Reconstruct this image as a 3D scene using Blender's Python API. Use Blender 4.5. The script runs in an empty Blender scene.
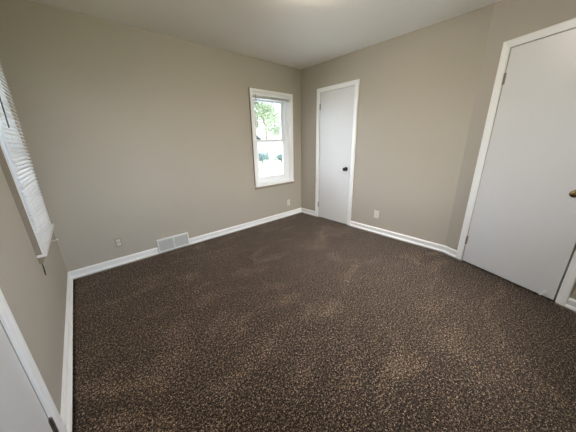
import bpy, bmesh, math, random
from mathutils import Vector, Matrix, noise
random.seed(7)
S = bpy.context.scene
COL = S.collection

# ------------------------------------------------------------------ camera, world, exposure
W, H = 3.393, 2.44            # room width (x from -W to 0) and height
REAR = -4.2                   # y of the wall behind the camera
BEND = -2.438                 # where the right wall bends to the slanted door wall
ANG = -0.389
yaw, pitch, roll, FPX = 0.722, 0.309, -0.023, 229.77
fw = Vector((math.sin(yaw)*math.cos(pitch), math.cos(yaw)*math.cos(pitch), -math.sin(pitch)))
r0 = Vector((math.cos(yaw), -math.sin(yaw), 0)); u0 = r0.cross(fw)
rt = math.cos(roll)*r0 + math.sin(roll)*u0
up = -math.sin(roll)*r0 + math.cos(roll)*u0
cam = bpy.data.objects.new('camera', bpy.data.cameras.new('camera'))
COL.objects.link(cam)
M3 = Matrix((rt, up, -fw)).transposed()
cam.matrix_world = Matrix.Translation((-3.065, -3.078, 1.302)) @ M3.to_4x4()
cam.data.sensor_fit = 'HORIZONTAL'; cam.data.sensor_width = 36
cam.data.lens = 36*FPX/576
cam.data.clip_start = 0.02; cam.data.clip_end = 300
S.camera = cam

wd = bpy.data.worlds.new('sky'); S.world = wd; wd.use_nodes = True
nt = wd.node_tree; nt.nodes.clear()
sky = nt.nodes.new('ShaderNodeTexSky'); sky.sky_type = 'NISHITA'
sky.sun_disc = False; sky.sun_elevation = math.radians(38); sky.sun_rotation = math.radians(200)
sky.dust_density = 3.0
hz = nt.nodes.new('ShaderNodeMixRGB'); hz.inputs['Fac'].default_value = .55
hz.inputs['Color2'].default_value = (8.6, 9.2, 10.9, 1)
bg = nt.nodes.new('ShaderNodeBackground'); bg.inputs['Strength'].default_value = 1.3
wo = nt.nodes.new('ShaderNodeOutputWorld')
nt.links.new(sky.outputs[0], hz.inputs['Color1']); nt.links.new(hz.outputs[0], bg.inputs['Color'])
nt.links.new(bg.outputs[0], wo.inputs['Surface'])

S.view_settings.view_transform = 'Standard'; S.view_settings.look = 'None'
S.view_settings.gamma = 1; S.view_settings.use_curve_mapping = False
S.view_settings.exposure = 0.95
LAMP = 46.0                    # radiance of the ceiling lamp's glass
S.cycles.max_bounces = 10; S.cycles.diffuse_bounces = 7
S.cycles.sample_clamp_indirect = 6

# ------------------------------------------------------------------ materials
def mat(name, col, rough=.6, metal=0, spec=.5, **kw):
    m = bpy.data.materials.new(name); m.use_nodes = True
    b = m.node_tree.nodes['Principled BSDF']
    b.inputs['Base Color'].default_value = (*col, 1); b.inputs['Roughness'].default_value = rough
    b.inputs['Metallic'].default_value = metal; b.inputs['Specular IOR Level'].default_value = spec
    for k, v in kw.items(): b.inputs[k.replace('_', ' ')].default_value = v
    return m
def N(m, t, **kw):
    n = m.node_tree.nodes.new(t)
    for k, v in kw.items():
        if k in n.inputs: n.inputs[k].default_value = v
        else: setattr(n, k, v)
    return n
def surf(m, c1, c2, scale, bscale, bstr, bdist=.002, detail=3):
    """slow colour drift between c1 and c2, and a fine bump"""
    L = m.node_tree.links; b = m.node_tree.nodes['Principled BSDF']
    tc = N(m, 'ShaderNodeTexCoord')
    geo = N(m, 'ShaderNodeNewGeometry')
    n1 = N(m, 'ShaderNodeTexNoise', Scale=scale, Detail=detail)
    mx = N(m, 'ShaderNodeMixRGB'); mx.inputs['Color1'].default_value = (*c1, 1); mx.inputs['Color2'].default_value = (*c2, 1)
    L.new(geo.outputs['Position'], n1.inputs['Vector']); L.new(n1.outputs['Fac'], mx.inputs['Fac'])
    L.new(mx.outputs[0], b.inputs['Base Color'])
    n2 = N(m, 'ShaderNodeTexNoise', Scale=bscale, Detail=2.0)
    bp = N(m, 'ShaderNodeBump', Strength=bstr, Distance=bdist)
    L.new(geo.outputs['Position'], n2.inputs['Vector']); L.new(n2.outputs['Fac'], bp.inputs['Height'])
    L.new(bp.outputs[0], b.inputs['Normal'])
    return m
m_wall = surf(mat('greige_wall_paint', (.42, .385, .33), .55, spec=.3), (.438, .393, .328), (.420, .376, .312), 2.5, 220, .25)
m_ceil = surf(mat('white_ceiling_paint', (.62, .59, .54), .8, spec=.2), (.85, .81, .765), (.83, .79, .745), 2, 160, .3)
m_trim = surf(mat('white_trim_paint', (.78, .77, .74), .3), (.88, .87, .85), (.85, .84, .82), 6, 90, .08)
m_door = surf(mat('white_door_paint', (.66, .645, .63), .32, spec=.5), (.72, .705, .695), (.69, .675, .665), 3, 60, .12)
m_vinyl = mat('white_vinyl', (.88, .90, .92), .35)
m_steel = surf(mat('worn_steel', (.35, .32, .28), .35, 1), (.42, .39, .34), (.16, .13, .10), 60, 200, .3)
m_chrome = mat('polished_chrome', (.75, .76, .78), .08, 1)
m_brass = surf(mat('aged_brass', (.30, .22, .10), .25, 1), (.34, .25, .11), (.14, .10, .05), 50, 100, .1)
m_dark = surf(mat('dark_bronze', (.05, .045, .04), .2, 1), (.06, .055, .05), (.03, .028, .025), 60, 100, .05)
m_edge = mat('shade_tinted_tan_paint', (.27, .225, .175), .6)  # wall-paint tan, darkened so the trim's shade sits in the colour
m_tanplate = mat('tan_painted_plastic', (.36, .33, .27), .5)
m_plate = mat('ivory_plastic', (.66, .63, .54), .4)
m_slot = mat('dark_slot', (.02, .02, .02), .6)
m_void = mat('dark_gap', (.03, .028, .025), .9)
m_grille = mat('grey_white_grille_enamel', (.60, .59, .56), .4)
m_sliver = mat('matte_dark', (.03, .025, .02), .7)
m_rubber = mat('white_rubber', (.8, .79, .76), .5)
m_wand = mat('smoky_wand_plastic', (.10, .11, .11), .25)
# blind slats let some daylight through
m_slat = bpy.data.materials.new('white_slat_enamel'); m_slat.use_nodes = True
_n = m_slat.node_tree; _b = _n.nodes['Principled BSDF']
_b.inputs['Base Color'].default_value = (.92, .92, .91, 1); _b.inputs['Roughness'].default_value = .4
_t = _n.nodes.new('ShaderNodeBsdfTranslucent'); _t.inputs['Color'].default_value = (.85, .86, .86, 1)
_x = _n.nodes.new('ShaderNodeMixShader'); _x.inputs[0].default_value = .16
_n.links.new(_b.outputs[0], _x.inputs[1]); _n.links.new(_t.outputs[0], _x.inputs[2])
_n.links.new(_x.outputs[0], _n.nodes['Material Output'].inputs['Surface'])
# clear glass, thin: mostly transparent with a soft reflection
m_glass = bpy.data.materials.new('window_glass'); m_glass.use_nodes = True
_n = m_glass.node_tree; _n.nodes.remove(_n.nodes['Principled BSDF'])
_g = _n.nodes.new('ShaderNodeBsdfGlossy'); _g.inputs['Roughness'].default_value = .02
_t = _n.nodes.new('ShaderNodeBsdfTransparent'); _t.inputs['Color'].default_value = (.93, .96, .96, 1)
_f = _n.nodes.new('ShaderNodeFresnel'); _f.inputs['IOR'].default_value = 1.45
_x = _n.nodes.new('ShaderNodeMixShader')
_n.links.new(_f.outputs[0], _x.inputs[0]); _n.links.new(_t.outputs[0], _x.inputs[1]); _n.links.new(_g.outputs[0], _x.inputs[2])
_n.links.new(_x.outputs[0], _n.nodes['Material Output'].inputs['Surface'])
# lamp glass
m_lamp = bpy.data.materials.new('lit_frosted_glass'); m_lamp.use_nodes = True
_b = m_lamp.node_tree.nodes['Principled BSDF']
_b.inputs['Base Color'].default_value = (.9, .88, .84, 1)
_b.inputs['Emission Color'].default_value = (1.0, .90, .79, 1); _b.inputs['Emission Strength'].default_value = LAMP

def carpet_material():
    m = mat('brown_flecked_frieze_carpet', (.08, .05, .035), .95, spec=.1)
    L = m.node_tree.links; b = m.node_tree.nodes['Principled BSDF']
    b.inputs['Sheen Weight'].default_value = .12; b.inputs['Sheen Roughness'].default_value = .5
    geo = N(m, 'ShaderNodeNewGeometry')
    P = geo.outputs['Position']
    # twisted yarn tips and painted-in shade between yarns: two scales of fleck
    n1 = N(m, 'ShaderNodeTexNoise', Scale=165.0, Detail=3.0, Roughness=.7, Distortion=.4)
    n2 = N(m, 'ShaderNodeTexNoise', Scale=78.0, Detail=2.0, Roughness=.6)
    L.new(P, n1.inputs['Vector']); L.new(P, n2.inputs['Vector'])
    # brushed patches where the pile lies the other way
    mp = N(m, 'ShaderNodeMapping'); mp.inputs['Rotation'].default_value = (0, 0, math.radians(-35)); mp.inputs['Scale'].default_value = (1.0, 1.7, 1)
    L.new(P, mp.inputs['Vector'])
    n3 = N(m, 'ShaderNodeTexNoise', Scale=2.1, Detail=5.0, Roughness=.62, Distortion=.8)
    L.new(mp.outputs[0], n3.inputs['Vector'])
    r3 = N(m, 'ShaderNodeMapRange'); r3.inputs['From Min'].default_value = .50; r3.inputs['From Max'].default_value = .78
    r3.inputs['To Min'].default_value = 0; r3.inputs['To Max'].default_value = .045
    L.new(n3.outputs['Fac'], r3.inputs['Value'])
    a = N(m, 'ShaderNodeMath', operation='MULTIPLY'); a.inputs[1].default_value = .66; L.new(n1.outputs['Fac'], a.inputs[0])
    c = N(m, 'ShaderNodeMath', operation='MULTIPLY_ADD'); c.inputs[1].default_value = .34
    L.new(n2.outputs['Fac'], c.inputs[0]); L.new(a.outputs[0], c.inputs[2])
    d = N(m, 'ShaderNodeMath', operation='ADD'); L.new(c.outputs[0], d.inputs[0]); L.new(r3.outputs[0], d.inputs[1])
    ramp = N(m, 'ShaderNodeValToRGB'); e = ramp.color_ramp.elements
    e[0].position = .462; e[0].color = (.008, .0045, .0025, 1)
    e[1].position = .63; e[1].color = (.62, .45, .30, 1)
    x = e.new(.505); x.color = (.042, .026, .016, 1)
    x = e.new(.56); x.color = (.155, .098, .058, 1)
    L.new(d.outputs[0], ramp.inputs[0]); L.new(ramp.outputs[0], b.inputs['Base Color'])
    bp = N(m, 'ShaderNodeBump', Strength=.8, Distance=.016)
    L.new(c.outputs[0], bp.inputs['Height']); L.new(bp.outputs[0], b.inputs['Normal'])
    return m
m_carpet = carpet_material()

# ------------------------------------------------------------------ mesh helpers (world coordinates in, recentred on linking)
def link(name, bm, m, parent=None, smooth=False):
    bmesh.ops.recalc_face_normals(bm, faces=bm.faces[:])
    xs = [v.co for v in bm.verts]
    lo = Vector([min(v[i] for v in xs) for i in range(3)]); hi = Vector([max(v[i] for v in xs) for i in range(3)])
    org = Vector(((lo.x+hi.x)/2, (lo.y+hi.y)/2, lo.z))
    for v in bm.verts: v.co -= org
    me = bpy.data.meshes.new(name); bm.to_mesh(me); bm.free()
    for mm in (m if isinstance(m, (list, tuple)) else [m]): me.materials.append(mm)
    if smooth:
        for p in me.polygons: p.use_smooth = True
    o = bpy.data.objects.new(name, me); COL.objects.link(o)
    w = Vector((0, 0, 0)); p = parent
    while p is not None: w += p.location; p = p.parent
    o.location = org - w
    if parent: o.parent = parent
    return o
def empty(name, loc):
    o = bpy.data.objects.new(name, None); COL.objects.link(o); o.location = loc; o.empty_display_size = .1
    return o
def tag(o, label, cat, group=None, kind=None):
    if label: o['label'] = label
    if cat: o['category'] = cat
    if group: o['group'] = group
    if kind: o['kind'] = kind
    return o
def struct(o): o['kind'] = 'structure'; return o
class Frame:
    """a wall's own axes: s along the wall, z up, n out of the wall into the room"""
    def __init__(s, o, d, n): s.o, s.d, s.n = Vector(o), Vector(d).normalized(), Vector(n).normalized()
    def __call__(s, a, z, n=0): return s.o + s.d*a + Vector((0, 0, z)) + s.n*n
dvec = (math.sin(ANG), -math.cos(ANG), 0)
F_back = Frame((0, 0, 0), (-1, 0, 0), (0, -1, 0))        # s = -x
F_left = Frame((-W, 0, 0), (0, -1, 0), (1, 0, 0))        # s = -y
F_right = Frame((0, 0, 0), (0, -1, 0), (-1, 0, 0))       # s = -y
F_slant = Frame((0, BEND, 0), dvec, (-math.cos(ANG), -math.sin(ANG), 0))
def fbox(bm, F, s0, s1, z0, z1, n0, n1, bev=0):
    b2 = bmesh.new()
    vs = [b2.verts.new(F(s, z, n)) for s in (s0, s1) for z in (z0, z1) for n in (n0, n1)]
    for q in ((0,1,3,2), (4,6,7,5), (0,4,5,1), (2,3,7,6), (0,2,6,4), (1,5,7,3)):
        b2.faces.new([vs[i] for i in q])
    if bev:
        bmesh.ops.bevel(b2, geom=b2.edges[:], offset=bev, segments=2, affect='EDGES', profile=.6)
    bmesh.ops.recalc_face_normals(b2, faces=b2.faces[:])
    me = bpy.data.meshes.new('t'); b2.to_mesh(me); b2.free(); bm.from_mesh(me); bpy.data.meshes.remove(me)
def sweep(bm, F, path, prof, closed=False):
    """sweep a profile [(across, out)] along a path of (s,z) points; 'across' grows to the left of travel; mitred"""
    n = len(path); rings = []
    for i in range(n):
        def nrm(a, b):
            dx, dz = b[0]-a[0], b[1]-a[1]; l = math.hypot(dx, dz); return (-dz/l, dx/l)
        ns = []
        if i > 0 or closed: ns.append(nrm(path[i-1], path[i]))
        if i < n-1 or closed: ns.append(nrm(path[i], path[(i+1) % n]))
        if len(ns) == 1: mx, mz = ns[0]
        else:
            mx, mz = ns[0][0]+ns[1][0], ns[0][1]+ns[1][1]; k = 2/(mx*mx+mz*mz); mx, mz = mx*k, mz*k
        rings.append([bm.verts.new(F(path[i][0]+mx*a, path[i][1]+mz*a, o)) for a, o in prof])
    m = len(prof)
    for i in range(n if closed else n-1):
        A, B = rings[i], rings[(i+1) % n]
        for j in range(m): bm.faces.new((A[j], A[(j+1) % m], B[(j+1) % m], B[j]))
    if not closed: bm.faces.new(rings[0]); bm.faces.new(rings[-1][::-1])
def lathe(bm, origin, axis, prof, seg=24):
    """prof: list of (distance along axis, radius)"""
    ax = Vector(axis).normalized(); t = Vector((0, 0, 1)) if abs(ax.z) < .9 else Vector((1, 0, 0))
    a = ax.cross(t).normalized(); b = ax.cross(a); o = Vector(origin); rings = []
    for d, r in prof:
        if r < 1e-6: rings.append([bm.verts.new(o+ax*d)])
        else: rings.append([bm.verts.new(o+ax*d+(a*math.cos(2*math.pi*k/seg)+b*math.sin(2*math.pi*k/seg))*r) for k in range(seg)])
    for A, B in zip(rings, rings[1:]):
        for k in range(seg):
            q = (k+1) % seg
            if len(A) == 1 and len(B) == 1: continue
            if len(A) == 1: bm.faces.new((A[0], B[k], B[q]))
            elif len(B) == 1: bm.faces.new((A[k], B[0], A[q]))
            else: bm.faces.new((A[k], B[k], B[q], A[q]))
def tube(bm, pts, r, seg=8, caps=True):
    pts = [Vector(p) for p in pts]; rings = []
    for i, p in enumerate(pts):
        d = (pts[min(i+1, len(pts)-1)]-pts[max(i-1, 0)]).normalized()
        t = Vector((0, 0, 1)) if abs(d.z) < .9 else Vector((1, 0, 0))
        a = d.cross(t).normalized(); b = d.cross(a)
        rr = r[i] if isinstance(r, (list, tuple)) else r
        rings.append([bm.verts.new(p+(a*math.cos(2*math.pi*k/seg)+b*math.sin(2*math.pi*k/seg))*rr) for k in range(seg)])
    for A, B in zip(rings, rings[1:]):
        for k in range(seg): bm.faces.new((A[k], B[k], B[(k+1) % seg], A[(k+1) % seg]))
    if caps: bm.faces.new(rings[0][::-1]); bm.faces.new(rings[-1])

# ------------------------------------------------------------------ room shell
TH = .16
def wall(name, F, s0, s1, holes=(), niches=()):
    """wall slab with through openings (windows) and niches (doorways closed by their leaf)"""
    ss = sorted({s0, s1, *[h[i] for h in (*holes, *niches) for i in (0, 1)]})
    zs = sorted({-.05, H+.05, *[h[i] for h in (*holes, *niches) for i in (2, 3)]})
    bm = bmesh.new()
    for a, b in zip(ss, ss[1:]):
        for c, d in zip(zs, zs[1:]):
            x, z = (a+b)/2, (c+d)/2
            if any(h[0] < x < h[1] and h[2] < z < h[3] for h in holes): continue
            front = 0
            if any(h[0] < x < h[1] and h[2] < z < h[3] for h in niches): front = -.09
            fbox(bm, F, a, b, c, d, -TH, front)
    bmesh.ops.remove_doubles(bm, verts=bm.verts[:], dist=1e-5)
    # drop the inner faces shared by two neighbouring cells
    seen = {}
    for f in bm.faces: seen.setdefault(tuple(sorted(v.index for v in f.verts)), []).append(f)
    dead = [f for fs in seen.values() if len(fs) > 1 for f in fs]
    if dead: bmesh.ops.delete(bm, geom=dead, context='FACES_ONLY')
    return struct(link(name, bm, m_wall))
WZ0, WZ1 = .655, 2.01
WIN_B = (.256, 1.002)            # window opening on the back wall (s)
WIN_L = (.25, .985)            # on the left wall
D1 = (.428, 1.060); D2 = (.212, .978); D3 = (1.895, 2.66)
DT = 2.036
wall('wall_back', F_back, 0, W, holes=[(*WIN_B, WZ0, WZ1)])
wall('wall_left', F_left, -TH, -REAR, holes=[(*WIN_L, WZ0, WZ1)], niches=[(D3[0], D3[1], -.05, DT)])
wall('wall_right', F_right, -TH, -BEND, niches=[(D1[0], D1[1], -.05, DT)])
SL = (REAR-BEND)/dvec[1]
WIN_S = (1.26, 1.80)            # unseen window added beyond the slanted door to light the left wall
wall('wall_corner', F_slant, 0, SL, holes=[(*WIN_S, WZ0, WZ1)], niches=[(D2[0], D2[1], -.05, DT)])
XR = dvec[0]*SL
F_rear = Frame((-W-TH, REAR, 0), (1, 0, 0), (0, 1, 0))
WIN_R = (TH+1.15, TH+2.55)      # window added behind the camera to light the near walls
wall('wall_rear', F_rear, 0, W+TH+XR+TH, holes=[(*WIN_R, WZ0, WZ1)])
def slab(name, z0, z1, m):
    bm = bmesh.new()
    pts = [(-W-TH, TH), (TH, TH), (TH, BEND-.03), (XR+TH, REAR-TH), (-W-TH, REAR-TH)]
    lo = [bm.verts.new((x, y, z0)) for x, y in pts]; hi = [bm.verts.new((x, y, z1)) for x, y in pts]
    bm.faces.new(lo[::-1]); bm.faces.new(hi)
    for i in range(5): bm.faces.new((lo[i], lo[(i+1) % 5], hi[(i+1) % 5], hi[i]))
    return struct(link(name, bm, m))
def carpet_floor():
    """carpet slab whose pile dips into a narrow tuck along every wall"""
    import mathutils
    pts = [(-W, 0), (0, 0), (0, BEND), (XR, REAR), (-W, REAR)]      # clockwise
    n = len(pts)
    def ring(off, z):
        out = []
        for i in range(n):
            a, b, c = Vector(pts[i-1]), Vector(pts[i]), Vector(pts[(i+1) % n])
            n1 = Vector(((b-a).y, -(b-a).x)).normalized(); n2 = Vector(((c-b).y, -(c-b).x)).normalized()
            m = n1+n2; m *= 2/m.length_squared
            p = b+m*off; out.append(bm.verts.new((p.x, p.y, z)))
        return out
    bm = bmesh.new()
    rings = [ring(-.17, -.12), ring(-.17, -.022), ring(.020, -.022), ring(.030, -.014), ring(.036, -.004), ring(.045, 0)]
    for A, B in zip(rings, rings[1:]):
        for i in range(n): bm.faces.new((A[i], A[(i+1) % n], B[(i+1) % n], B[i]))
    bm.faces.new(rings[0]); bm.faces.new(rings[-1])
    return struct(link('floor', bm, m_carpet))
carpet_floor()
slab('ceiling', H, H+.12, m_ceil)

# baseboards: moulded board with a shoe moulding at the carpet
BASE = [(.002, 0), (.002, .024), (.010, .0245), (.018, .021), (.024, .012), (.026, .009), (.056, .009), (.058, .0145), (.063, .017), (.074, .016), (.081, .010), (.085, .003), (.085, 0)]
def baseboard(name, F, runs):
    bm = bmesh.new()
    for a, b in runs: sweep(bm, F, [(a, 0), (b, 0)], BASE)
    return struct(link(name, bm, m_trim))
baseboard('baseboard_back', F_back, [(0, 2.168), (2.558, W)])
baseboard('baseboard_right', F_right, [(0, .366), (1.122, -BEND)])
baseboard('baseboard_corner', F_slant, [(.004, .150), (D2[1]+.062, SL)])
baseboard('baseboard_left', F_left, [(0, D3[0]-.065), (D3[1]+.065, -REAR)])

# door casings (three mitred boards with a rounded moulding profile)
CAS = [(0, 0), (0, .008), (.006, .011), (.022, .012), (.034, .0155), (.046, .017), (.055, .0165), (.060, .012), (.062, 0)]
def casing(name, F, d, prof=CAS, reveal=.0):
    bm = bmesh.new()
    a, b, t = d[0]-reveal, d[1]+reveal, DT+reveal
    pts = [(b, 0), (b, t), (a, t), (a, 0)]
    sweep(bm, F, pts, [(-p, o) for p, o in prof])
    o = link(name, bm, m_trim)
    # inner jamb lining, a little proud so that a thin line shows beside the leaf
    return struct(o)
casing('trim_1', F_right, D1)
casing('trim_2', F_slant, D2)
casing('trim_3', F_left, D3)

# ------------------------------------------------------------------ doors
def knob(F, s, z, n, m, parent):
    bm = bmesh.new()
    lathe(bm, F(s, z, n), F.n, [(-.001, 0), (-.001, .032), (.003, .032), (.007, .027), (.009, .014), (.012, .011), (.028, .011),
                                (.034, .017), (.040, .024), (.048, .0275), (.057, .026), (.064, .019), (.067, .008), (.067, 0)], 28)
    return link('door_knob', bm, m, parent, True)
def hinge(F, s, z, n, m, parent, side):
    """butt hinge: knuckle barrel with finials and the visible leaf edges"""
    h = .089; bm = bmesh.new(); c = F(s, z-h/2, n+.005)
    prof = [(-.006, 0), (-.006, .003), (-.002, .004), (0, .0062)]
    for k in range(5):
        a, b = k*h/5, (k+1)*h/5
        prof += [(a+.0008, .0064), (b-.0008, .0064), (b, .0050)]
    prof += [(h, .0062), (h+.002, .004), (h+.006, .003), (h+.006, 0)]
    lathe(bm, c, (0, 0, 1), prof, 14)
    fbox(bm, F, s, s+side*.013, z-h/2, z+h/2, n-.002, n+.0022)
    fbox(bm, F, s-side*.006, s, z-h/2, z+h/2, n-.002, n+.0022)
    return link('hinge', bm, m, parent)
def door(name, F, d, n, hs, kz, km, hinge_side, hm=m_steel, gap=.003, bottom=.002, latch=.003):
    bm = bmesh.new()
    fbox(bm, F, d[0]+gap, d[1]-latch, bottom, DT-gap, n-.035, n, .0015)
    o = struct(link(name, bm, m_door))
    ed = d[0] if hinge_side < 0 else d[1]
    for z in hs: hinge(F, ed - hinge_side*gap*.3, z, n, hm, o, -hinge_side)
    ks = d[1]-latch-.078 if hinge_side < 0 else d[0]+.072
    knob(F, ks, kz, n, km, o)
    return o
d1 = door('door_1', F_right, D1, -.002, (1.83, .232), .893, m_dark, -1)
d2 = door('door_2', F_slant, D2, -.002, (1.80, .245), .893, m_brass, -1, latch=.014)
d3 = door('door_3', F_left, D3, -.002, (1.83, .17), .893, m_brass, -1)
d1['label'] = 'narrow white flush closet door in the right wall'
d2['label'] = 'wide white flush door in the slanted wall at right edge'
d3['label'] = 'white flush door in the left wall below the blinds, cut off by frame'
# stop strips of the jambs: dark gaps stay between leaf and casing
# spring door stop on the foot of door 2
t = empty('door_stop', F_slant(.905, .045, 0))
tag(t, 'small white spring door stop at the foot of the wide right-hand door', 'door stop')
bm = bmesh.new(); lathe(bm, F_slant(.905, .045, -.002), F_slant.n, [(0, 0), (0, .012), (.003, .012), (.006, .007), (.006, 0)], 16); link('mounting_base', bm, m_rubber, t, True)
bm = bmesh.new(); ctr = F_slant(.905, .045, 0); pts = []
for k in range(14*10+1):
    a = k/10*2*math.pi; q = k/140
    pts.append(ctr + F_slant.n*(.004+.056*q) + Vector((0, 0, 1))*(math.sin(a)*.0055 - .006*q*q) + F_slant.d*math.cos(a)*.0055)
tube(bm, pts, .0012, 6); link('spring', bm, m_rubber, t, True)
bm = bmesh.new(); lathe(bm, F_slant(.905, .039, .060), F_slant.n, [(0, 0), (0, .007), (.003, .0085), (.013, .0085), (.016, .006), (.017, 0)], 16); link('rubber_tip', bm, m_rubber, t, True)

# ------------------------------------------------------------------ windows
def window(name, F, o, proj=.028, cw=.042):
    a, b = o; z0, z1 = WZ0, WZ1
    root = struct(empty(name, F((a+b)/2, z0, 0)))
    bm = bmesh.new()    # raised box trim round sides and head
    sweep(bm, F, [(b, z0), (b, z1), (a, z1), (a, z0)], [(0, -.004), (0, proj-.003), (-.003, proj), (-cw+.003, proj), (-cw, proj-.003), (-cw, 0)])
    link('casing', bm, m_trim, root)
    bm = bmesh.new()    # outer edge in wall paint, its shade darkened into the colour
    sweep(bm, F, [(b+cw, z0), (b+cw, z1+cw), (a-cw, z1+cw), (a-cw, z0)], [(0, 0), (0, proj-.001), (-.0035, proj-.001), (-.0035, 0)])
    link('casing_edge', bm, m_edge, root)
    bm = bmesh.new()    # jamb lining of the opening
    sweep(bm, F, [(a, z0), (b, z0), (b, z1), (a, z1)], [(0, -TH+.01), (.008, -TH+.01), (.008, .0), (0, .0)], closed=True)
    link('jamb', bm, m_trim, root)
    bm = bmesh.new()    # stool (sill board) and apron
    fbox(bm, F, a-cw+.006, b+cw-.006, z0-.022, z0+.002, -.10, proj+.016, .003)
    link('window_sill', bm, m_trim, root)
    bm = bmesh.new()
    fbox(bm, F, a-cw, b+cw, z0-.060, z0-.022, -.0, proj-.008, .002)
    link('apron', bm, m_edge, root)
    bm = bmesh.new()    # vinyl frame
    d0, d1_ = -.135, -.060; fwid = .052
    A, B, C, D = a+.008, b-.008, z0+.008, z1-.008
    sweep(bm, F, [(A, C), (B, C), (B, D), (A, D)], [(0, d0), (0, d1_), (.018, d1_), (.020, d1_-.012), (fwid, d1_-.012), (fwid, d0)], closed=True)
    link('window_frame', bm, m_vinyl, root)
    a2, b2, c2, e2 = A+fwid, B-fwid, C+fwid, D-fwid
    mid = 1.335; sw = .056
    def sash(nm, z0_, z1_, n0, n1, bot, top):
        s_ = empty(nm, F((a+b)/2, z0_, 0)); 
        s_.location -= root.location; s_.parent = root
        q = bmesh.new()
        fbox(q, F, a2, a2+sw, z0_, z1_, n0, n1, .003); fbox(q, F, b2-sw, b2, z0_, z1_, n0, n1, .003)
        fbox(q, F, a2+sw, b2-sw, z0_, z0_+bot, n0, n1, .003); fbox(q, F, a2+sw, b2-sw, z1_-top, z1_, n0, n1, .003)
        link('sash_rail', q, m_vinyl, s_)
        q = bmesh.new(); m_ = (n0+n1)/2
        fbox(q, F, a2+sw-.004, b2-sw+.004, z0_+bot-.004, z1_-top+.004, m_-.002, m_+.002)
        link('pane', q, m_glass, s_)
        return s_
    sash('upper_sash', mid-.022, e2, -.130, -.105, .042, .035)
    lo = sash('lower_sash', c2, mid+.026, -.100, -.073, .055, .040)
    bm = bmesh.new(); fbox(bm, F, (a+b)/2-.03, (a+b)/2+.03, mid+.020, mid+.034, -.092, -.070, .003); link('sash_lock', bm, m_vinyl, root)
    return root
w1 = window('window_1', F_back, WIN_B)
w2 = window('window_2', F_left, WIN_L)
w3 = window('added_window_3', F_rear, WIN_R)
w4 = window('added_window_4', F_slant, WIN_S)

# raised blind in the back window
t = empty('window_blind', F_back(.63, 1.93, -.03))
tag(t, 'white mini blind drawn fully up at the head of the back wall window', 'blind')
bm = bmesh.new(); fbox(bm, F_back, WIN_B[0]+.012, WIN_B[1]-.012, 1.970, 2.000, -.030, -.002, .002); link('headrail', bm, m_trim, t)
bm = bmesh.new()
for k in range(12): fbox(bm, F_back, WIN_B[0]+.018, WIN_B[1]-.018, 1.9675-k*.0022-.0008, 1.9675-k*.0022, -.028+.0006*(k % 3), -.004+.0006*(k % 2))
link('slat_stack', bm, m_slat, t)
bm = bmesh.new(); fbox(bm, F_back, WIN_B[0]+.018, WIN_B[1]-.018, 1.928, 1.940, -.028, -.003, .002); link('bottom_rail', bm, m_trim, t)
bm = bmesh.new(); tube(bm, [F_back(.935, 1.985, -.004), F_back(.935, 1.96, .006), F_back(.925, 1.40, .008)], .0035, 6); link('tilt_wand', bm, m_wand, t, True)

# lowered blind in the left window, hung in front of the trim, slats tilted
t = empty('window_blind', F_left(.6, .70, .05))
tag(t, 'white mini blind let down with tilted slats over the left wall window', 'blind')
BS0, BS1 = .258, .962
def lean(z): return .036+.031*(z-.7)          # the blind hangs from brackets and falls back towards the sill
def lift(s, z):                                # its lower near corner is crumpled upwards
    q = max(0, (s-BS0)/(BS1-BS0)-.30)/.70
    return .085*q**1.3*max(0, 1-(z-.70)/.30)
bm = bmesh.new(); fbox(bm, F_left, BS0, BS1, 2.03, 2.062, .040, .082, .003)
for s in (BS0+.01, BS1-.03): fbox(bm, F_left, s, s+.02, 2.026, 2.068, .0285, .086, .002)
link('headrail', bm, m_trim, t)
bm = bmesh.new(); z = .728; k = 0
while z < 2.015:
    rings = []
    nseg = 18
    for i in range(nseg+1):
        q = i/nseg; s = BS0+(BS1-BS0)*q
        row = []
        for j in range(5):
            w = j/4-.5; tilt = math.radians(-48)
            crown = .0046*(1-4*w*w)
            cx, cz = w*.0225, crown
            nn = cx*math.cos(tilt)-cz*math.sin(tilt); zz = cx*math.sin(tilt)+cz*math.cos(tilt)
            row.append(bm.verts.new(F_left(s, z+zz+lift(s, z)+.0008*math.sin(5*q+k), lean(z)-.011+nn)))
        rings.append(row)
    for A, B in zip(rings, rings[1:]):
        for j in range(4): bm.faces.new((A[j], A[j+1], B[j+1], B[j]))
    z += .0266; k += 1
o = link('slats', bm, m_slat, t, True)
md = o.modifiers.new('thickness', 'SOLIDIFY'); md.thickness = .0006
bm = bmesh.new()
pts = [F_left(BS0+(BS1-BS0)*i/12, .700+lift(BS0+(BS1-BS0)*i/12, .70), .024) for i in range(13)]
tube(bm, pts, .010, 8); link('bottom_rail', bm, m_trim, t, True)
for s in (BS0+.12, BS1-.13):
    bm = bmesh.new()
    for n in (-.022, .0005): tube(bm, [F_left(s, 2.035, lean(2.0)+n), F_left(s, .706+lift(s, .70), lean(.70)+n)], .0008, 5)
    link('ladder_cord', bm, m_rubber, t)
bm = bmesh.new(); tube(bm, [F_left(BS1-.05, 2.04, .084), F_left(BS1-.05, 2.02, .092), F_left(BS1-.045, 1.42, .070)], .0035, 6); link('tilt_wand', bm, m_wand, t, True)
bm = bmesh.new(); pts = []
for k in range(15):
    q = k/14; pts.append(F_left(BS1-.06-.13*q, .672+.012*math.sin(q*5.5)*q, .005+.088*q))
tube(bm, pts, .0032, 6); link('lift_cord', bm, m_rubber, t, True)
# dark tapered sliver under the near end of the left window's sill
bm = bmesh.new(); tube(bm, [F_left(1.03, .596, .010), F_left(1.03, .575, .012), F_left(1.028, .54, .010), F_left(1.03, .51, .008)], [.0015, .003, .0035, .0022], 8)
o = link('dark_sliver', bm, m_sliver, None, True)
tag(o, 'short dark sliver under the near end of the left window sill', 'cord')

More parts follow.
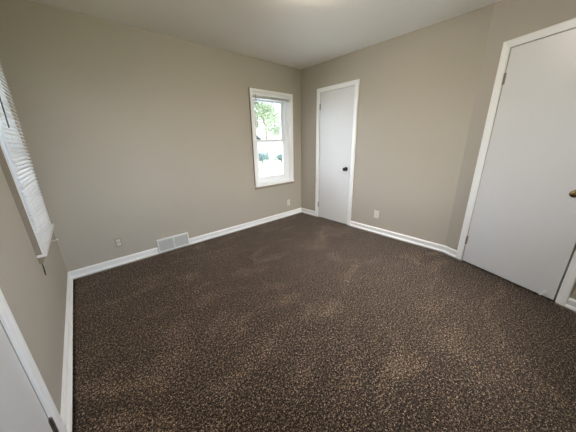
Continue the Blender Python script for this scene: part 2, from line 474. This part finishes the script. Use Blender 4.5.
# ------------------------------------------------------------------ wall outlets and floor register
def outlet(F, s, z, label, pm=None):
    t = empty('wall_outlet', F(s, z-.057, 0)); tag(t, label, 'outlet', 'electrical outlets on the walls')
    bm = bmesh.new(); fbox(bm, F, s-.035, s+.035, z-.057, z+.057, 0, .006, .0025); link('cover_plate', bm, pm or m_plate, t)
    for dz in (-.0205, .0205):
        bm = bmesh.new(); fbox(bm, F, s-.0165, s+.0165, z+dz-.014, z+dz+.014, .004, .0085, .003); r = link('receptacle', bm, m_plate, t)
        bm = bmesh.new()
        for ds in (-.006, .006): fbox(bm, F, s+ds-.001, s+ds+.001, z+dz-.002, z+dz+.007, .008, .0088)
        lathe(bm, F(s, z+dz-.007, .008), F.n, [(0, 0), (0, .0024), (.0008, .0024), (.0008, 0)], 10)
        link('slot', bm, m_slot, r)
    bm = bmesh.new(); lathe(bm, F(s, z, .0055), F.n, [(0, 0), (0, .003), (.0012, .0025), (.0014, 0)], 10); link('screw', bm, m_steel, t)
outlet(F_back, 2.922, .268, 'wall outlet on the back wall, left of the white floor vent', m_tanplate)
outlet(F_back, .335, .25, 'wall outlet on the back wall under the window, near the corner')
outlet(F_right, 1.543, .283, 'wall outlet on the right wall, beside the narrow closet door')

t = empty('floor_vent', F_back(2.363, 0, 0)); tag(t, 'white baseboard heating vent on the back wall between two baseboard runs', 'vent')
V0, V1, VZ = 2.172, 2.554, .182
bm = bmesh.new()
sweep(bm, F_back, [(V0, .006), (V1, .006), (V1, VZ), (V0, VZ)], [(0, 0), (0, .026), (.003, .029), (.014, .029), (.016, .024), (.016, .0)], closed=True)
link('vent_frame', bm, m_trim, t)
bm = bmesh.new(); fbox(bm, F_back, (V0+V1)/2-.008, (V0+V1)/2+.008, .02, VZ-.015, .008, .0275, .001); link('divider', bm, m_trim, t)
bm = bmesh.new(); fbox(bm, F_back, V0+.014, V1-.014, .02, VZ-.014, .001, .010); link('back_plate', bm, m_grille, t)
for a, b in ((V0+.016, (V0+V1)/2-.008), ((V0+V1)/2+.008, V1-.016)):
    bm = bmesh.new(); z = .028
    while z < VZ-.02:
        vs = [bm.verts.new(F_back(s, z+dz, n)) for s in (a, b) for dz, n in ((0, .024), (.0015, .0245), (.008, .012), (.0065, .0115))]
        for j in range(4): bm.faces.new((vs[j], vs[(j+1) % 4], vs[4+(j+1) % 4], vs[4+j]))
        bm.faces.new(vs[:4]); bm.faces.new(vs[4:][::-1])
        z += .0092
    link('louver_grille', bm, m_grille, t)
bm = bmesh.new(); fbox(bm, F_back, (V0+V1)/2-.004, (V0+V1)/2+.004, .090, .108, .027, .036, .001); link('damper_lever', bm, m_grille, t)

# ------------------------------------------------------------------ ceiling lamp (just above the photo's frame)
def ceiling_lamp(LX, LY, label):
    t = empty('ceiling_light', (LX, LY, H-.10)); tag(t, label, 'lamp')
    bm = bmesh.new(); lathe(bm, (LX, LY, H), (0, 0, -1), [(0, 0), (0, .165), (.012, .168), (.022, .160), (.022, 0)], 40); link('lamp_base', bm, m_trim, t, True)
    bm = bmesh.new()
    lathe(bm, (LX, LY, H-.022), (0, 0, -1), [(0, 0), (0, .15)]+[(.012+.070*math.sin(a*math.pi/18), .15*math.cos(a*math.pi/18)) for a in range(0, 9)]+[(.082, 0)], 40)
    link('lamp_shade', bm, m_lamp, t, True)
ceiling_lamp(-1.55, -1.76, 'round frosted glass dome lamp in the middle of the ceiling, lit')

# ------------------------------------------------------------------ outside
GZ = -1.0
m_drive = surf(mat('pale_concrete', (.62, .61, .58), .9), (.64, .63, .60), (.55, .54, .51), .8, 20, .2)
m_grass = surf(mat('pale_grass', (.20, .26, .10), .95), (.22, .28, .11), (.14, .19, .07), 3, 30, .5, .02)
m_bark = surf(mat('grey_brown_bark', (.16, .13, .10), .9), (.19, .155, .12), (.09, .07, .055), 9, 40, .8, .02)
def leafmat(name, c1, c2):
    m = bpy.data.materials.new(name); m.use_nodes = True; n = m.node_tree; b = n.nodes['Principled BSDF']
    g = n.nodes.new('ShaderNodeNewGeometry'); mx = n.nodes.new('ShaderNodeMixRGB')
    mx.inputs[1].default_value = (*c1, 1); mx.inputs[2].default_value = (*c2, 1)
    n.links.new(g.outputs['Random Per Island'], mx.inputs[0]); n.links.new(mx.outputs[0], b.inputs['Base Color'])
    b.inputs['Roughness'].default_value = .6
    tr = n.nodes.new('ShaderNodeBsdfTranslucent'); n.links.new(mx.outputs[0], tr.inputs['Color'])
    ms = n.nodes.new('ShaderNodeMixShader'); ms.inputs[0].default_value = .45
    n.links.new(b.outputs[0], ms.inputs[1]); n.links.new(tr.outputs[0], ms.inputs[2])
    n.links.new(ms.outputs[0], n.nodes['Material Output'].inputs['Surface'])
    return m
m_leaf = leafmat('spring_green_leaves', (.15, .18, .10), (.08, .105, .06))
m_leafb = leafmat('blue_green_leaves', (.10, .14, .13), (.06, .09, .085))
def ground(name, x0, x1, y0, y1, m, z):
    bm = bmesh.new()
    vs = [bm.verts.new((x, y, z)) for x, y in ((x0, y0), (x1, y0), (x1, y1), (x0, y1))] + [bm.verts.new((x, y, z-.1)) for x, y in ((x0, y0), (x1, y0), (x1, y1), (x0, y1))]
    for q in ((0,1,2,3), (7,6,5,4), (0,4,5,1), (1,5,6,2), (2,6,7,3), (3,7,4,0)): bm.faces.new([vs[i] for i in q])
    return struct(link(name, bm, m))
ground('trim_10', -60, 70, -60, 90, m_grass, GZ).name = 'lawn'
ground('driveway', -12, 26, .6, 17.5, m_drive, GZ+.11)
def clump(bm, c, r, n, leaf, rnd, flat=1.0):
    for _ in range(n):
        d = Vector((rnd.gauss(0, 1), rnd.gauss(0, 1), rnd.gauss(0, 1))).normalized()*r*(rnd.random()**.45)
        d.z *= flat; p = Vector(c)+d
        a = Vector((rnd.gauss(0, 1), rnd.gauss(0, 1), rnd.gauss(0, 1))).normalized()
        b = a.cross(Vector((rnd.gauss(0, 1), rnd.gauss(0, 1), rnd.gauss(0, 1)))).normalized()
        l = leaf*rnd.uniform(.7, 1.3)
        vs = [bm.verts.new(p+a*l), bm.verts.new(p+b*l*.45), bm.verts.new(p-a*l), bm.verts.new(p-b*l*.45)]
        bm.faces.new(vs)
def tree(x, y, h, r, seed, label, leaf, n=900, lm=None):
    rnd = random.Random(seed)
    t = empty('tree', (x, y, GZ+.0)); tag(t, label, 'tree', 'trees outside the house')
    bm = bmesh.new()
    base = Vector((x, y, GZ-.05)); top = Vector((x+rnd.uniform(-.3, .3), y, GZ+h*.62))
    tube(bm, [base, base.lerp(top, .4)+Vector((rnd.uniform(-.1, .1), 0, 0)), top], [h*.028, h*.021, h*.010], 10)
    cl = []
    for k in range(11):
        a = 2*math.pi*k/11+rnd.uniform(-.3, .3); q = rnd.uniform(.35, 1)
        st = base.lerp(top, q)
        en = Vector((x+math.cos(a)*r*rnd.uniform(.45, .85), y+math.sin(a)*r*rnd.uniform(.45, .85), GZ+h*rnd.uniform(.42, .92)))
        tube(bm, [st, st.lerp(en, .5)+Vector((0, 0, .05*h)), en], [h*.010, h*.006, h*.002], 6); cl.append(en)
    link('trunk', bm, m_bark, t, True)
    bm = bmesh.new()
    for c in cl: clump(bm, c, r*.42, n//11, leaf, rnd, .75)
    clump(bm, top+Vector((0, 0, h*.2)), r*.5, n//8, leaf, rnd)
    link('crown', bm, lm or m_leaf, t)
tree(17.2, 24, 9.5, 3.5, 3, 'yellow-green tree behind the upper pane of the back window, left half', 0.17, 4200)
tree(12.4, 14.6, 8.2, 2.3, 5, 'nearer light green tree reaching into the upper pane from the right', .11, 3000)
tree(31, 46, 15, 5.0, 8, 'distant broad green tree beyond the pale house', .32, 2600)
tree(-7.5, -3.0, 7.5, 2.8, 17, 'leafy tree outside the left window behind the blinds', .13, 900)
m_fence = surf(mat('weathered_fence_wood', (.16, .13, .10), .85), (.18, .145, .11), (.11, .09, .07), 4, 40, .4)
t = empty('added_fence', (-W-2.6, -1.2, GZ)); tag(t, 'brown board fence added outside the left window to darken the blind gaps', 'fence')  # unseen fence, put in as dark backing and to block low sky
bm = bmesh.new()
for k in range(48): fbox(bm, Frame((-W-2.6, 4.0, GZ), (0, -1, 0), (1, 0, 0)), k*.2, k*.2+.19, 0, 2.5, 0, .022, .002)
link('fence_boards', bm, m_fence, t)
bm = bmesh.new()
for z in (.4, 1.3, 2.2): fbox(bm, Frame((-W-2.6, 4.0, GZ), (0, -1, 0), (1, 0, 0)), 0, 9.6, z, z+.09, -.04, 0)
link('fence_rail', bm, m_fence, t)
def bush(x, y, r, h, seed, label):
    rnd = random.Random(seed); bm = bmesh.new()
    for k in range(9): clump(bm, (x+rnd.uniform(-.5, .5)*r, y+rnd.uniform(-.5, .5)*r, GZ+.1+h*rnd.uniform(.3, .62)), r*.55, 150, .09, rnd, h/r*.55)
    t = empty('bush', (x, y, GZ)); link('foliage', bm, m_leafb, t)
    bm = bmesh.new()
    for k in range(5): tube(bm, [(x, y, GZ-.02), (x+rnd.uniform(-.3, .3)*r, y+rnd.uniform(-.3, .3)*r, GZ+h*.7)], [.03, .01], 6)
    link('stem', bm, m_bark, t)
    tag(t, label, 'bush', 'bushes outside the back window')
bush(12.2, 18.3, 1.1, 1.7, 21, 'large blue-green bush beyond the driveway, left in the lower pane')
bush(15.2, 18.6, .9, 1.2, 22, 'smaller blue-green bush beyond the driveway, right in the lower pane')
# pale house far behind
m_siding = surf(mat('pale_siding', (.6, .56, .54), .8), (.62, .58, .56), (.56, .52, .50), 1, 30, .2)
m_roof = surf(mat('grey_shingles', (.20, .20, .21), .9), (.24, .24, .25), (.15, .15, .16), 12, 30, .5)
t = empty('house', (26, 34, GZ)); tag(t, 'pale house with grey gable roof seen through the back window', 'house')
FH = Frame((21.5, 31, GZ), (1, 0, 0), (0, -1, 0))
bm = bmesh.new(); fbox(bm, FH, 0, 10, 0, 2.9, -7, 0)
link('house_wall', bm, m_siding, t)
bm = bmesh.new()
vs = [bm.verts.new(FH(s, z, n)) for s in (-.4, 10.4) for z, n in ((2.8, .5), (4.9, -3.5), (2.8, -7.5), (3.0, -7.5), (5.1, -3.5), (3.0, .5))]
for j in range(6): bm.faces.new((vs[j], vs[(j+1) % 6], vs[6+(j+1) % 6], vs[6+j]))
bm.faces.new(vs[:6]); bm.faces.new(vs[6:][::-1]); link('roof', bm, m_roof, t)
m_hwin = mat('dark_house_glass', (.08, .09, .10), .1)
for s in (1.2, 4.2, 7.4):
    bm = bmesh.new(); fbox(bm, FH, s, s+1.1, 1.0, 2.2, -.02, .04); f = link('house_window', bm, m_trim, t)
    bm = bmesh.new(); fbox(bm, FH, s+.08, s+1.02, 1.08, 2.12, .03, .05); link('pane', bm, m_hwin, f)
